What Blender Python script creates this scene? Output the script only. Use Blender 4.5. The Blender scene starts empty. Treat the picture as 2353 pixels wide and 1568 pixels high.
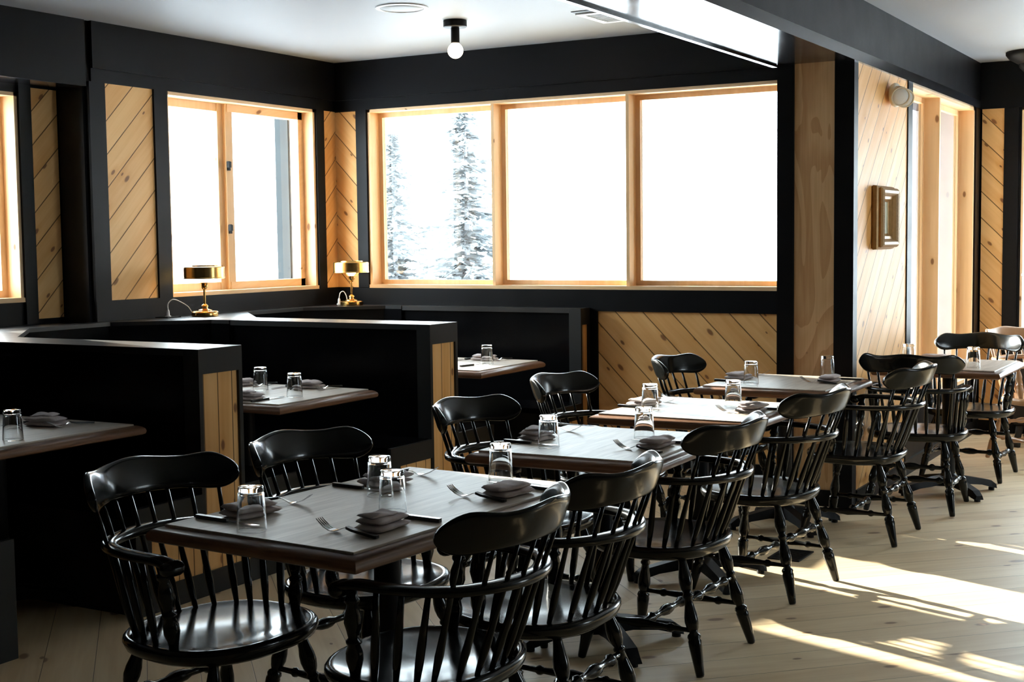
import bpy, bmesh, math, random
from mathutils import Vector, Matrix, noise
random.seed(7)
C = bpy.context.scene.collection
PI = math.pi
S = bpy.context.scene

# ------------------------------------------------------------------ camera
cam_d = bpy.data.cameras.new('camera'); cam = bpy.data.objects.new('camera', cam_d); C.objects.link(cam)
cam_d.sensor_fit = 'HORIZONTAL'; cam_d.sensor_width = 36.0; cam_d.lens = 3118.36 / 2353 * 36.0
cam_d.clip_start = 0.05; cam_d.clip_end = 400
rx = Vector((0.86677, 0.49854, -0.01216)); ry = Vector((0.0259, -0.0694, -0.9973)); rz = rx.cross(ry).normalized()
rx.normalize(); ry = rz.cross(rx).normalized()
M = Matrix((rx, -ry, -rz)).transposed().to_4x4(); M.translation = Vector((0, 0, 1.47))
cam.matrix_world = M
S.camera = cam

# ------------------------------------------------------------------ world, sun, exposure
w = bpy.data.worlds.new('snow_sky'); S.world = w; w.use_nodes = True
bg = w.node_tree.nodes['Background']; bg.inputs[0].default_value = (0.80, 0.92, 1.0, 1); bg.inputs[1].default_value = 10.0
sun_dir = Vector((0.951 * math.cos(math.radians(18)), -0.309 * math.cos(math.radians(18)), -math.sin(math.radians(18))))
sd = bpy.data.lights.new('low_winter_sun', 'SUN'); sd.energy = 18.0; sd.angle = math.radians(0.7); sd.color = (1.0, 0.95, 0.84)
so = bpy.data.objects.new('low_winter_sun', sd); C.objects.link(so)
so.rotation_euler = sun_dir.to_track_quat('-Z', 'Y').to_euler()
S.view_settings.view_transform = 'Standard'; S.view_settings.look = 'None'
S.view_settings.exposure = 0.8; S.view_settings.gamma = 1.0; S.view_settings.use_curve_mapping = False
S.cycles.use_denoising = True
S.cycles.max_bounces = 14; S.cycles.diffuse_bounces = 6; S.cycles.glossy_bounces = 6
S.cycles.transmission_bounces = 12; S.cycles.transparent_max_bounces = 16
S.cycles.sample_clamp_indirect = 8.0; S.cycles.blur_glossy = 0.5

def portal(name, center, normal, wx, wz):
    d = bpy.data.lights.new(name, 'AREA'); d.shape = 'RECTANGLE'; d.size = wx; d.size_y = wz; d.cycles.is_portal = True
    o = bpy.data.objects.new(name, d); C.objects.link(o); o.location = center
    o.rotation_euler = Vector(normal).to_track_quat('-Z', 'Z').to_euler()
portal('daylight_portal_back', (-4.17, 8.12, 1.785), (0, -1, 0), 3.0, 1.25)
portal('daylight_portal_left', (-6.25, 6.87, 1.785), (1, 0, 0), 1.45, 1.25)
portal('daylight_portal_recess', (-6.5, 5.04, 1.785), (1, 0, 0), 0.45, 1.25)
portal('daylight_portal_side', (-2.52, 9.43, 1.4), (1, 0, 0), 1.9, 2.0)
portal('daylight_portal_right', (4.3, 7.0, 1.65), (-1, 0, 0), 1.4, 1.5)  # sampling portal for the added right wall window
portal('daylight_portal_end', (-0.77, 10.9, 1.4), (0, -1, 0), 1.95, 2.0)

# ------------------------------------------------------------------ helpers
def link(o, parent=None):
    C.objects.link(o)
    if parent is not None: o.parent = parent
    return o
def obj(name, bm, mat, parent=None, smooth=False, angle=None):
    me = bpy.data.meshes.new(name)
    bmesh.ops.recalc_face_normals(bm, faces=bm.faces[:])
    bm.to_mesh(me); bm.free()
    if smooth:
        me.polygons.foreach_set('use_smooth', [True] * len(me.polygons))
        if angle: me.set_sharp_from_angle(angle=math.radians(angle))
    for m_ in (mat if isinstance(mat, (list, tuple)) else [mat]): me.materials.append(m_)
    return link(bpy.data.objects.new(name, me), parent)
def tag(o, label, cat=None, group=None, kind=None):
    if label: o['label'] = label
    if cat: o['category'] = cat
    if group: o['group'] = group
    if kind: o['kind'] = kind
    return o
def empty(name, loc=(0, 0, 0), rz=0.0):
    o = bpy.data.objects.new(name, None); o.location = loc; o.rotation_euler = (0, 0, rz); o.empty_display_size = 0.1
    return link(o)
def copy_tree(o, parent=None):
    c = o.copy(); C.objects.link(c)
    if parent is not None: c.parent = parent
    for ch in list(o.children): copy_tree(ch, c)
    return c
def box(bm, x0, x1, y0, y1, z0, z1, mi=0):
    v = [bm.verts.new(p) for p in ((x0,y0,z0),(x1,y0,z0),(x1,y1,z0),(x0,y1,z0),(x0,y0,z1),(x1,y0,z1),(x1,y1,z1),(x0,y1,z1))]
    for f in ((0,3,2,1),(4,5,6,7),(0,1,5,4),(1,2,6,5),(2,3,7,6),(3,0,4,7)):
        bm.faces.new([v[i] for i in f]).material_index = mi
def bev(bm, w=0.003, seg=1):
    bmesh.ops.bevel(bm, geom=[e for e in bm.edges if len(e.link_faces) == 2 and e.calc_face_angle(0) > 0.6], offset=w, segments=seg, affect='EDGES', profile=0.7)
    return bm
def BX(*boxes, b=0.0):
    bm = bmesh.new()
    for q in boxes: box(bm, *q)
    if b: bev(bm, b)
    return bm
def prism(bm, pts, z0, z1):
    a = [bm.verts.new((p[0], p[1], z0)) for p in pts]; c = [bm.verts.new((p[0], p[1], z1)) for p in pts]
    bm.faces.new(a[::-1]); bm.faces.new(c)
    n = len(pts)
    for i in range(n): bm.faces.new((a[i], a[(i+1) % n], c[(i+1) % n], c[i]))
def rings(bm, loops, cap0=True, cap1=True, closed=False):
    vs = [[bm.verts.new(p) for p in l] for l in loops]
    n = len(vs[0])
    for i in range(len(vs) - (0 if closed else 1)):
        a, b = vs[i], vs[(i+1) % len(vs)]
        for j in range(n): bm.faces.new((a[j], a[(j+1) % n], b[(j+1) % n], b[j]))
    if not closed:
        if cap0: bm.faces.new(vs[0][::-1])
        if cap1: bm.faces.new(vs[-1])
def tube(bm, path, rad, n=8, cap=True):
    P = [Vector(p) for p in path]; L = []
    up = None
    for i, p in enumerate(P):
        t = (P[min(i+1, len(P)-1)] - P[max(i-1, 0)]).normalized()
        if up is None:
            up = Vector((0, 0, 1)) if abs(t.z) < 0.9 else Vector((1, 0, 0))
        a = t.cross(up).normalized(); up = a.cross(t).normalized()
        r = rad[i] if isinstance(rad, (list, tuple)) else rad
        L.append([p + a * (r * math.cos(2*PI*k/n)) + up * (r * math.sin(2*PI*k/n)) for k in range(n)])
    rings(bm, L, cap, cap)
def turned(bm, a, b, prof, n=10):
    a = Vector(a); b = Vector(b)
    t = (b - a).normalized(); u = Vector((1, 0, 0)) if abs(t.x) < 0.8 else Vector((0, 1, 0))
    e1 = t.cross(u).normalized(); e2 = t.cross(e1)
    rings(bm, [[a.lerp(b, s) + e1 * (r*math.cos(2*PI*k/n)) + e2 * (r*math.sin(2*PI*k/n)) for k in range(n)] for s, r in prof])
def lathe(bm, prof, n=24, c=(0, 0, 0), cap0=True, cap1=True):
    rings(bm, [[(c[0] + r*math.cos(2*PI*k/n), c[1] + r*math.sin(2*PI*k/n), c[2] + z) for k in range(n)] for r, z in prof], cap0, cap1)
def smooth_path(pts, n=6):
    out = []
    P = [Vector(p) for p in pts]
    for i in range(len(P) - 1):
        p0, p1, p2, p3 = P[max(i-1, 0)], P[i], P[i+1], P[min(i+2, len(P)-1)]
        for k in range(n):
            t = k / n
            out.append(0.5 * ((2*p1) + (p2-p0)*t + (2*p0-5*p1+4*p2-p3)*t*t + (3*p1-p0-3*p2+p3)*t*t*t))
    out.append(P[-1]); return out

# ------------------------------------------------------------------ materials
class N:
    def __init__(s, name):
        s.m = bpy.data.materials.new(name); s.m.use_nodes = True; s.t = s.m.node_tree; s.t.nodes.clear()
        s.out = s.n('ShaderNodeOutputMaterial')
    def n(s, typ, **kw):
        x = s.t.nodes.new(typ)
        for k, v in kw.items(): setattr(x, k, v)
        return x
    def set(s, sock, v):
        if isinstance(v, bpy.types.NodeSocket): s.t.links.new(v, sock)
        elif v is not None: sock.default_value = v
    def math(s, op, a, b=None, c=None, clamp=False):
        x = s.n('ShaderNodeMath', operation=op, use_clamp=clamp)
        for i, v in enumerate((a, b, c)): s.set(x.inputs[i], v)
        return x.outputs[0]
    def dot(s, a, v):
        x = s.n('ShaderNodeVectorMath', operation='DOT_PRODUCT'); s.set(x.inputs[0], a); x.inputs[1].default_value = v
        return x.outputs['Value']
    def xyz(s, a, b, c=0.0):
        x = s.n('ShaderNodeCombineXYZ')
        for i, v in enumerate((a, b, c)): s.set(x.inputs[i], v)
        return x.outputs[0]
    def noise(s, vec, scale=1.0, detail=3.0, rough=0.5, dist=0.0):
        x = s.n('ShaderNodeTexNoise'); s.set(x.inputs['Vector'], vec); x.inputs['Scale'].default_value = scale
        x.inputs['Detail'].default_value = detail; x.inputs['Roughness'].default_value = rough; x.inputs['Distortion'].default_value = dist
        return x.outputs['Fac']
    def ramp(s, f, stops):
        x = s.n('ShaderNodeValToRGB'); s.set(x.inputs[0], f); e = x.color_ramp.elements
        while len(e) < len(stops): e.new(0.5)
        for q, (p, c) in zip(e, stops): q.position = p; q.color = (*c, 1) if len(c) == 3 else c
        return x.outputs[0]
    def mix(s, f, a, b, blend='MIX'):
        x = s.n('ShaderNodeMix', data_type='RGBA', blend_type=blend)
        s.set(x.inputs[0], f)
        for sock, v in ((x.inputs[6], a), (x.inputs[7], b)):
            s.set(sock, (*v, 1) if isinstance(v, tuple) and len(v) == 3 else v)
        return x.outputs[2]
    def smooth(s, v, a, b):
        x = s.n('ShaderNodeMapRange', interpolation_type='SMOOTHSTEP'); s.set(x.inputs[0], v)
        x.inputs[1].default_value = a; x.inputs[2].default_value = b
        return x.outputs[0]
    def obj(s): return s.n('ShaderNodeTexCoord').outputs['Object']
    def bsdf(s, col, rough, metal=0.0, bump=None, bd=0.002, coat=0.0, spec=0.5, **kw):
        x = s.n('ShaderNodeBsdfPrincipled')
        s.set(x.inputs['Base Color'], (*col, 1) if isinstance(col, tuple) and len(col) == 3 else col)
        s.set(x.inputs['Roughness'], rough); x.inputs['Metallic'].default_value = metal
        x.inputs['Coat Weight'].default_value = coat; x.inputs['Coat Roughness'].default_value = 0.12
        x.inputs['Specular IOR Level'].default_value = spec
        for k, v in kw.items(): x.inputs[k].default_value = v
        if bump is not None:
            b = s.n('ShaderNodeBump'); b.inputs['Distance'].default_value = bd; b.inputs['Strength'].default_value = 1.0
            s.set(b.inputs['Height'], bump); s.t.links.new(b.outputs[0], x.inputs['Normal'])
        s.t.links.new(x.outputs[0], s.out.inputs[0])
        return s.m

def plank_mat(name, U, V, width, light, dark, knot=(0.20, 0.07, 0.025), rough=0.52, groove=0.030, groove_col=0.28, knots=0.62, off=0.0, chevron=None, kscale=(4.2, 8.5), coat=0.0, spec=0.3):
    a = N(name); P = a.obj()
    if chevron is not None:
        sx = a.n('ShaderNodeSeparateXYZ'); a.set(sx.inputs[0], P)
        dx = a.math('ABSOLUTE', a.math('SUBTRACT', sx.outputs[0], chevron))
        side = a.math('GREATER_THAN', sx.outputs[0], chevron)
        k = math.sqrt(0.5)
        u = a.math('MULTIPLY', a.math('ADD', dx, sx.outputs[1]), k)
        v = a.math('MULTIPLY', a.math('SUBTRACT', sx.outputs[1], dx), k)
        idx_add = a.math('MULTIPLY', side, 37.0)
    else:
        u = a.dot(P, U); v = a.dot(P, V); idx_add = 0.0
    vv = a.math('ADD', a.math('DIVIDE', v, width), off)
    fl = a.math('FLOOR', vv); fr = a.math('FRACT', vv)
    idx = a.math('ADD', fl, idx_add)
    wn = a.n('ShaderNodeTexWhiteNoise', noise_dimensions='1D'); a.set(wn.inputs['W'], idx); rnd = wn.outputs['Value']
    ush = a.math('ADD', u, a.math('MULTIPLY', rnd, 41.0))
    # knots
    kv = a.n('ShaderNodeTexVoronoi', feature='F1', voronoi_dimensions='2D')
    a.set(kv.inputs['Vector'], a.xyz(a.math('MULTIPLY', ush, kscale[0]), a.math('MULTIPLY', a.math('ADD', v, a.math('MULTIPLY', rnd, 7.0)), kscale[1])))
    kv.inputs['Scale'].default_value = 1.0; kv.inputs['Randomness'].default_value = 1.0
    sel = a.n('ShaderNodeSeparateColor'); a.set(sel.inputs[0], kv.outputs['Color'])
    on = a.math('GREATER_THAN', sel.outputs[0], knots)
    size = a.math('MULTIPLY_ADD', sel.outputs[1], 0.085, 0.036)
    spot = a.math('MULTIPLY', on, a.math('SUBTRACT', 1.0, a.smooth(a.math('DIVIDE', kv.outputs['Distance'], size), 0.6, 1.25)))
    halo = a.math('MULTIPLY', on, a.math('SUBTRACT', 1.0, a.smooth(kv.outputs['Distance'], 0.03, 0.34)))
    # grain
    g1 = a.noise(a.xyz(a.math('MULTIPLY', ush, 1.3), a.math('MULTIPLY', v, 34.0), idx), 1.0, 4.0, 0.6, 0.6)
    g2 = a.noise(a.xyz(a.math('MULTIPLY', ush, 0.9), a.math('MULTIPLY', v, 8.0), idx), 1.0, 2.0, 0.5, 1.2)
    f = a.math('ADD', a.math('MULTIPLY', g1, 0.45), a.math('MULTIPLY', g2, 0.55))
    f = a.math('ADD', f, a.math('MULTIPLY', a.math('SUBTRACT', rnd, 0.5), 0.22))
    f = a.math('ADD', f, a.math('MULTIPLY', halo, 0.16))
    col = a.ramp(f, [(0.28, light), (0.74, dark)])
    col = a.mix(a.math('MULTIPLY', spot, 0.85), col, knot)
    edge = a.math('MINIMUM', fr, a.math('SUBTRACT', 1.0, fr))
    gm = a.smooth(edge, groove * 0.45, groove)
    col = a.mix(a.math('SUBTRACT', 1.0, gm), col, tuple(c * groove_col for c in dark))
    bump = a.math('ADD', a.math('MULTIPLY', gm, 1.0), a.math('MULTIPLY', g1, 0.04))
    return a.bsdf(col, a.math('MULTIPLY_ADD', g2, 0.16, rough - 0.08), bump=bump, bd=0.0025, coat=coat, spec=spec)

K = math.sqrt(0.5)
PL, PD = (0.90, 0.545, 0.225), (0.73, 0.36, 0.105)
m_pine_left = plank_mat('pine_boards_left', (0, K, K), (0, -K, K), 0.134, PL, PD, off=0.35)
m_pine_back = plank_mat('pine_boards_back', (K, 0, -K), (K, 0, K), 0.136, PL, PD, off=0.2, knots=0.5)
m_pine_vert = plank_mat('pine_boards_upright', (0, 0, 1), (0, 1, 0), 0.088, PL, PD, off=0.1, knots=0.75, groove=0.04)
m_trim_z = plank_mat('pine_trim_upright', (0, 0, 1), (1, 1, 0), 0.31, (0.86, 0.60, 0.36), (0.74, 0.46, 0.22), groove=0.0001, knots=0.86, off=0.5)
m_trim_x = plank_mat('pine_trim_level', (1, 1, 0), (0.3, -0.3, 1), 0.37, (0.86, 0.60, 0.36), (0.74, 0.46, 0.22), groove=0.0001, knots=0.9, off=0.5)
m_floor = plank_mat('pale_pine_floor', None, None, 0.178, (0.86, 0.69, 0.45), (0.66, 0.475, 0.27), knot=(0.22, 0.11, 0.055), rough=0.46, groove=0.009, groove_col=0.34, knots=0.58, spec=0.5, chevron=-2.32, kscale=(2.8, 5.6))

def plywood():
    a = N('rotary_plywood'); P = a.obj()
    mp = a.n('ShaderNodeMapping'); a.set(mp.inputs[0], P); mp.inputs['Scale'].default_value = (5.5, 5.5, 1.3)
    n1 = a.noise(mp.outputs[0], 1.0, 2.0, 0.45, 0.8)
    bands = a.math('FRACT', a.math('MULTIPLY', n1, 5.0))
    mp2 = a.n('ShaderNodeMapping'); a.set(mp2.inputs[0], P); mp2.inputs['Scale'].default_value = (90, 90, 3)
    n2 = a.noise(mp2.outputs[0], 1.0, 3.0)
    f = a.math('ADD', a.math('MULTIPLY', a.smooth(bands, 0.05, 0.95), 0.38), a.math('MULTIPLY', n2, 0.62))
    col = a.ramp(f, [(0.15, (0.74, 0.50, 0.27)), (0.85, (0.50, 0.27, 0.115))])
    kv = a.n('ShaderNodeTexVoronoi', feature='F1'); a.set(kv.inputs['Vector'], P); kv.inputs['Scale'].default_value = 5.5
    col = a.mix(a.math('SUBTRACT', 1.0, a.smooth(kv.outputs['Distance'], 0.04, 0.075)), col, (0.17, 0.065, 0.025))
    return a.bsdf(col, 0.5)
m_ply = plywood()

def black_paint(name, base=(0.0045, 0.0045, 0.0055), rough=0.42, spec=0.13, coat=0.0, nscale=6.0, bd=0.00008):
    a = N(name); P = a.obj(); n = a.noise(P, nscale, 3.0); n2 = a.noise(P, nscale * 14, 2.0)
    col = a.mix(n, tuple(c * 0.75 for c in base), tuple(c * 1.3 for c in base))
    return a.bsdf(col, a.math('MULTIPLY_ADD', n, 0.14, rough - 0.07), bump=a.math('ADD', n2, a.math('MULTIPLY', n, 2.0)), bd=bd, spec=spec, coat=coat)
m_black = black_paint('black_wall_paint')
m_booth = black_paint('black_booth_lacquer', (0.003, 0.003, 0.0036), 0.22, bd=0.00005)
m_end_lit = black_paint('black_satin_end_lit', (0.011, 0.011, 0.0105), 0.5, spec=0.35)  # booth black made paler, painting in light from the right on the ends
m_cap = black_paint('black_worn_cap', (0.006, 0.006, 0.007), 0.34, spec=0.7, bd=0.00006)
m_beam = black_paint('black_gloss_beam', (0.013, 0.013, 0.015), 0.17, bd=0.00003)
m_chair = black_paint('black_chair_lacquer', (0.0068, 0.0072, 0.0066), 0.23, coat=0.4, nscale=11, bd=0.00006)
m_iron = black_paint('black_cast_iron', (0.012, 0.012, 0.013), 0.42)
m_stove = black_paint('stove_iron', (0.02, 0.018, 0.016), 0.5)

def plain(name, col, rough, metal=0.0, var=0.12, scale=20.0, **kw):
    a = N(name); n = a.noise(a.obj(), scale, 3.0)
    c = a.mix(n, tuple(x * (1 - var) for x in col), tuple(min(1, x * (1 + var)) for x in col))
    return a.bsdf(c, rough, metal, bump=n, bd=0.0003, **kw)
m_ceil = plain('ceiling_paint', (0.31, 0.33, 0.355), 0.6, var=0.02, scale=3)
m_white = plain('white_painted_metal', (0.72, 0.74, 0.75), 0.45, var=0.03)
m_grille = plain('grey_speaker_mesh', (0.36, 0.38, 0.40), 0.6, var=0.1, scale=300)
m_brass = plain('aged_brass', (0.68, 0.42, 0.14), 0.23, 1.0, var=0.15)
m_steel = plain('cutlery_steel', (0.75, 0.75, 0.76), 0.18, 1.0, var=0.05)
m_handle = plain('black_cutlery_handle', (0.012, 0.012, 0.012), 0.3, var=0.2)
m_linen = plain('mauve_linen', (0.60, 0.52, 0.515), 0.9, var=0.14, scale=160)
m_cord = plain('white_lamp_cord', (0.80, 0.80, 0.80), 0.4, var=0.03)
m_gilt = plain('dull_gilt_wood', (0.34, 0.19, 0.065), 0.42, 0.35, var=0.35, scale=45)
m_gilt2 = plain('carved_gilt', (0.46, 0.33, 0.2), 0.5, 0.3, var=0.6, scale=140)
m_picture = plain('pale_green_picture', (0.46, 0.47, 0.36), 0.6, var=0.35, scale=9)
m_alarm = plain('cream_plastic', (0.74, 0.67, 0.54), 0.45, var=0.03)
m_brownchair = plain('brown_varnished_maple', (0.36, 0.20, 0.10), 0.3, var=0.25, scale=9)
m_snow = plain('packed_snow', (0.82, 0.85, 0.90), 0.9, var=0.06, scale=0.6)
def needles():
    a = N('frosted_needles'); n = a.noise(a.obj(), 2.2, 3.0)
    col = a.mix(n, (0.21, 0.225, 0.23), (0.27, 0.285, 0.29))
    d = a.n('ShaderNodeBsdfDiffuse'); t = a.n('ShaderNodeBsdfTranslucent'); a.set(d.inputs[0], col); a.set(t.inputs[0], col)
    x = a.n('ShaderNodeMixShader'); x.inputs[0].default_value = 0.5
    a.t.links.new(d.outputs[0], x.inputs[1]); a.t.links.new(t.outputs[0], x.inputs[2]); a.t.links.new(x.outputs[0], a.out.inputs[0])
    return a.m
m_needle = needles()
m_bark = plain('frosted_bark', (0.2, 0.2, 0.205), 0.9, var=0.3, scale=8)
m_green = plain('weathered_green_board', (0.010, 0.016, 0.018), 0.7, var=0.4, scale=6)
m_pipe = plain('satin_steel_pipe', (0.42, 0.44, 0.47), 0.35, 0.8, var=0.06)
m_outer_panel = plain('pale_grey_outer_panel', (0.66, 0.67, 0.76), 0.8, var=0.10, scale=7)  # pale lavender for the outer reveal and the added backing panel
m_dark_in = plain('dark_room_paint', (0.05, 0.046, 0.042), 0.6, var=0.1, scale=2)

def table_mats():
    a = N('grey_oak_laminate'); P = a.obj(); sx = a.n('ShaderNodeSeparateXYZ'); a.set(sx.inputs[0], P)
    g = a.noise(a.xyz(a.math('MULTIPLY', sx.outputs[0], 26), a.math('MULTIPLY', sx.outputs[1], 2.0), 0.0), 1.0, 5.0, 0.62, 1.4)
    g2 = a.noise(a.xyz(a.math('MULTIPLY', sx.outputs[0], 120), a.math('MULTIPLY', sx.outputs[1], 5.0), 0.0), 1.0, 2.0)
    f = a.math('ADD', a.math('MULTIPLY', g, 0.7), a.math('MULTIPLY', g2, 0.3))
    col = a.ramp(f, [(0.32, (0.64, 0.56, 0.46)), (0.68, (0.38, 0.31, 0.25))])
    lam = a.bsdf(col, a.math('MULTIPLY_ADD', g, 0.10, 0.42), bump=f, bd=0.0002, coat=0.0, spec=0.7)
    b = N('walnut_edge'); P = b.obj(); sx = b.n('ShaderNodeSeparateXYZ'); b.set(sx.inputs[0], P)
    g = b.noise(b.xyz(b.math('MULTIPLY', sx.outputs[0], 4), b.math('MULTIPLY', sx.outputs[1], 4.0), b.math('MULTIPLY', sx.outputs[2], 130)), 1.0, 4.0, 0.6, 0.8)
    col = b.ramp(g, [(0.3, (0.23, 0.115, 0.06)), (0.7, (0.13, 0.058, 0.029))])
    return lam, b.bsdf(col, 0.33, bump=g, bd=0.0004)
m_lam, m_edge = table_mats()

def glass_pane():
    a = N('window_glass'); fr = a.n('ShaderNodeFresnel'); fr.inputs[0].default_value = 1.45
    t = a.n('ShaderNodeBsdfTransparent'); g = a.n('ShaderNodeBsdfGlossy'); g.inputs['Roughness'].default_value = 0.02
    nz = a.noise(a.obj(), 1.5, 2.0); t.inputs[0].default_value = (0.97, 0.985, 0.98, 1)
    x = a.n('ShaderNodeMixShader'); front = a.math('SUBTRACT', 1.0, a.n('ShaderNodeNewGeometry').outputs['Backfacing'])
    a.set(x.inputs[0], a.math('MULTIPLY', a.math('MULTIPLY', fr.outputs[0], front), a.math('MULTIPLY_ADD', nz, 0.1, 0.95)))
    a.t.links.new(t.outputs[0], x.inputs[1]); a.t.links.new(g.outputs[0], x.inputs[2]); a.t.links.new(x.outputs[0], a.out.inputs[0])
    return a.m
m_pane = glass_pane()
def drinking_glass():
    a = N('clear_drinking_glass'); nz = a.noise(a.obj(), 30, 2.0)
    g = a.n('ShaderNodeBsdfGlass'); g.inputs['IOR'].default_value = 1.48
    a.set(g.inputs['Roughness'], a.math('MULTIPLY', nz, 0.01)); g.inputs[0].default_value = (0.985, 0.99, 0.99, 1)
    a.t.links.new(g.outputs[0], a.out.inputs[0]); return a.m
m_glass = drinking_glass()
def emitter(name, col, s):
    a = N(name); nz = a.noise(a.obj(), 5, 1.0); e = a.n('ShaderNodeEmission'); e.inputs[0].default_value = (*col, 1)
    a.set(e.inputs[1], a.math('MULTIPLY_ADD', nz, s * 0.1, s * 0.95)); a.t.links.new(e.outputs[0], a.out.inputs[0]); return a.m
m_bulb = emitter('warm_globe_bulb', (1.0, 0.80, 0.52), 14.0)
m_bulb2 = emitter('warm_lamp_bulb', (1.0, 0.72, 0.36), 12.0)

# ------------------------------------------------------------------ setting: dimensions
XL, XR2, YB, YC, XS, XW, YE = -5.95, -6.18, 7.834, 7.238, -2.058, -2.471, 10.55
ZC, ZH, ZS = 2.745, 2.405, 1.16
def struct(o, label=None, cat=None): o['kind'] = 'structure'; return tag(o, label, cat)

fl = obj('floor', BX((-6.35, 4.2, -4.2, 10.7, -0.12, 0.0)), m_floor)
struct(fl, 'pale knotty pine board floor laid in diagonal chevrons', 'floor')
ce = obj('ceiling', BX((-6.35, 4.2, -4.2, 10.7, ZC, ZC + 0.1)), m_ceil)
struct(ce, 'flat grey painted ceiling above the dining room', 'ceiling')

# back wall of the nook (faces -y)
bx0, bx1 = -5.664, -2.56
wb = obj('wall_back', BX((XL - 0.3, bx0, YB, YB + 0.17, 0, ZC), (bx1, XW + 0.06, YB, YB + 0.17, 0, ZC), (bx0, bx1, YB, YB + 0.17, 0, ZS), (bx0, bx1, YB, YB + 0.17, ZH, ZC)), m_black)
struct(wb, 'black painted back wall under and over the wide three pane window', 'wall')
obj('plank_panel', BX((-5.95, -5.754, YB - 0.006, YB, ZS, ZH - 0.005)), m_pine_back, wb)
obj('plank_panel', BX((-3.869, XW, YB - 0.006, YB, 0.10, 1.018)), m_pine_back, wb)
obj('rail', BX((XL, XW, YB - 0.022, YB, 1.018, ZS - 0.004), b=0.002), m_black, wb)
obj('post', BX((-5.754, bx0 - 0.002, YB - 0.02, YB, ZS, ZH), b=0.002), m_black, wb)
obj('post', BX((-4.0, -3.869, YB - 0.02, YB, 0.0, 1.018), b=0.002), m_black, wb)
obj('header_band', BX((XL, XW, YB - 0.012, YB, ZH, ZH + 0.075), b=0.002), m_black, wb)
obj('header_board', BX((XL, XW, YB - 0.028, YB, ZH + 0.075, ZC), b=0.003), m_black, wb)
bb = obj('baseboard_back', BX((-3.869, XW, YB - 0.02, YB, 0, 0.10), b=0.002), m_black); struct(bb, 'black baseboard under the diagonal pine panel', 'baseboard')

# left wall of the nook (faces +x)
ly0, ly1 = 6.152, 7.597
wl = obj('wall_left', BX((XL - 0.23, XL, 5.534, ly0, 0, ZC), (XL - 0.23, XL, ly1, YB + 0.17, 0, ZC), (XL - 0.23, XL, ly0, ly1, 0, ZS), (XL - 0.23, XL, ly0, ly1, ZH, ZC),
      (XR2 - 0.2, XL, -4.2, 5.534, ZH + 0.02, ZC), (XR2 - 0.2, XR2, 5.237, 5.534, 0, ZH + 0.02), (XR2 - 0.2, XR2, -4.2, 4.85, 0, ZH + 0.02), (XR2 - 0.2, XR2, 4.85, 5.237, 0, 1.17), (XR2 - 0.2, XR2, 4.85, 5.237, 2.33, ZH + 0.02)), m_black)
struct(wl, 'black painted left wall behind the booths with a recessed near stretch', 'wall')
obj('plank_panel', BX((XL, XL + 0.006, 5.655, 6.04, ZS - 0.002, ZH)), m_pine_left, wl)
obj('plank_panel', BX((XL, XL + 0.006, 7.683, YB - 0.006, ZS, ZH)), m_pine_left, wl)
obj('plank_panel', BX((XR2, XR2 + 0.006, 5.321, 5.515, 1.065, 2.365)), m_pine_left, wl)
obj('rail', BX((XL, XL + 0.02, 5.54, YB - 0.022, 0.98, ZS - 0.004), b=0.002), m_black, wl)
obj('post', BX((XL, XL + 0.02, 5.536, 5.655, ZS - 0.004, ZH), b=0.002), m_black, wl)
obj('post', BX((XL, XL + 0.02, 6.04, ly0 - 0.001, ZS - 0.004, ZH), b=0.002), m_black, wl)
obj('post', BX((XL, XL + 0.02, ly1 + 0.001, 7.683, ZS - 0.004, ZH), b=0.002), m_black, wl)
obj('post', BX((XR2, XR2 + 0.02, 5.238, 5.321, 1.04, 2.40), b=0.002), m_black, wl)
obj('corner_board', BX((XR2 + 0.02, XL - 0.012, 5.514, 5.534, 1.0, ZH + 0.01), b=0.002), m_black, wl)
obj('header_band', BX((XL, XL + 0.012, 5.56, YB - 0.028, ZH, ZH + 0.075), b=0.002), m_black, wl)
obj('header_board', BX((XL, XL + 0.028, 5.56, YB - 0.028, ZH + 0.075, ZC), b=0.003), m_black, wl)
obj('header_board', BX((XL, XL + 0.02, -4.2, 5.515, ZH - 0.03, ZC), b=0.003), m_black, wl)
obj('soffit_board', BX((XR2, XL, -4.2, 5.513, ZH - 0.028, ZH + 0.018)), m_beam, wl)

# wing wall / column between nook and main room, continuing as the side wall with the tall window
sy0, sy1, sz0 = 8.48, 10.385, 0.42
ws = obj('wall_side', BX((XW, XS, YC, sy0, 0, ZH + 0.06), (XW, XS, sy1, YE + 0.2, 0, ZH + 0.06), (XW, XS, sy0, sy1, 0, sz0), (XW, XS, sy0, sy1, ZH, ZH + 0.06)), m_black)
struct(ws, 'wing wall ending in a plywood faced column beside the last table', 'wall')
obj('plywood_face', BX((-2.376, -2.152, YC - 0.006, YC, 0.09, ZH + 0.02)), m_ply, ws)
obj('post', BX((XW, -2.376, YC - 0.018, YC, 0, ZH + 0.02), b=0.002), m_black, ws)
obj('post', BX((-2.152, XS + 0.012, YC - 0.018, 7.297, 0, ZH + 0.02), b=0.002), m_black, ws)
obj('plank_panel', BX((XS, XS + 0.008, 7.297, 8.372, 0.09, ZH)), m_pine_left, ws)
obj('post', BX((XS, XS + 0.016, 8.372, sy0, 0.09, ZH), b=0.002), m_black, ws)
obj('post', BX((XS, XS + 0.016, sy1 + 0.005, YE - 0.02, 0.09, ZH), b=0.002), m_black, ws)
obj('outer_reveal', BX((XW, -2.2, sy1 - 0.015, sy1, sz0, ZH)), m_outer_panel, ws)
bb = obj('baseboard_side', BX((-2.376, -2.152, YC - 0.016, YC, 0, 0.09), (XS, XS + 0.02, 7.297, YE, 0, 0.09), b=0.002), m_black)
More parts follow.
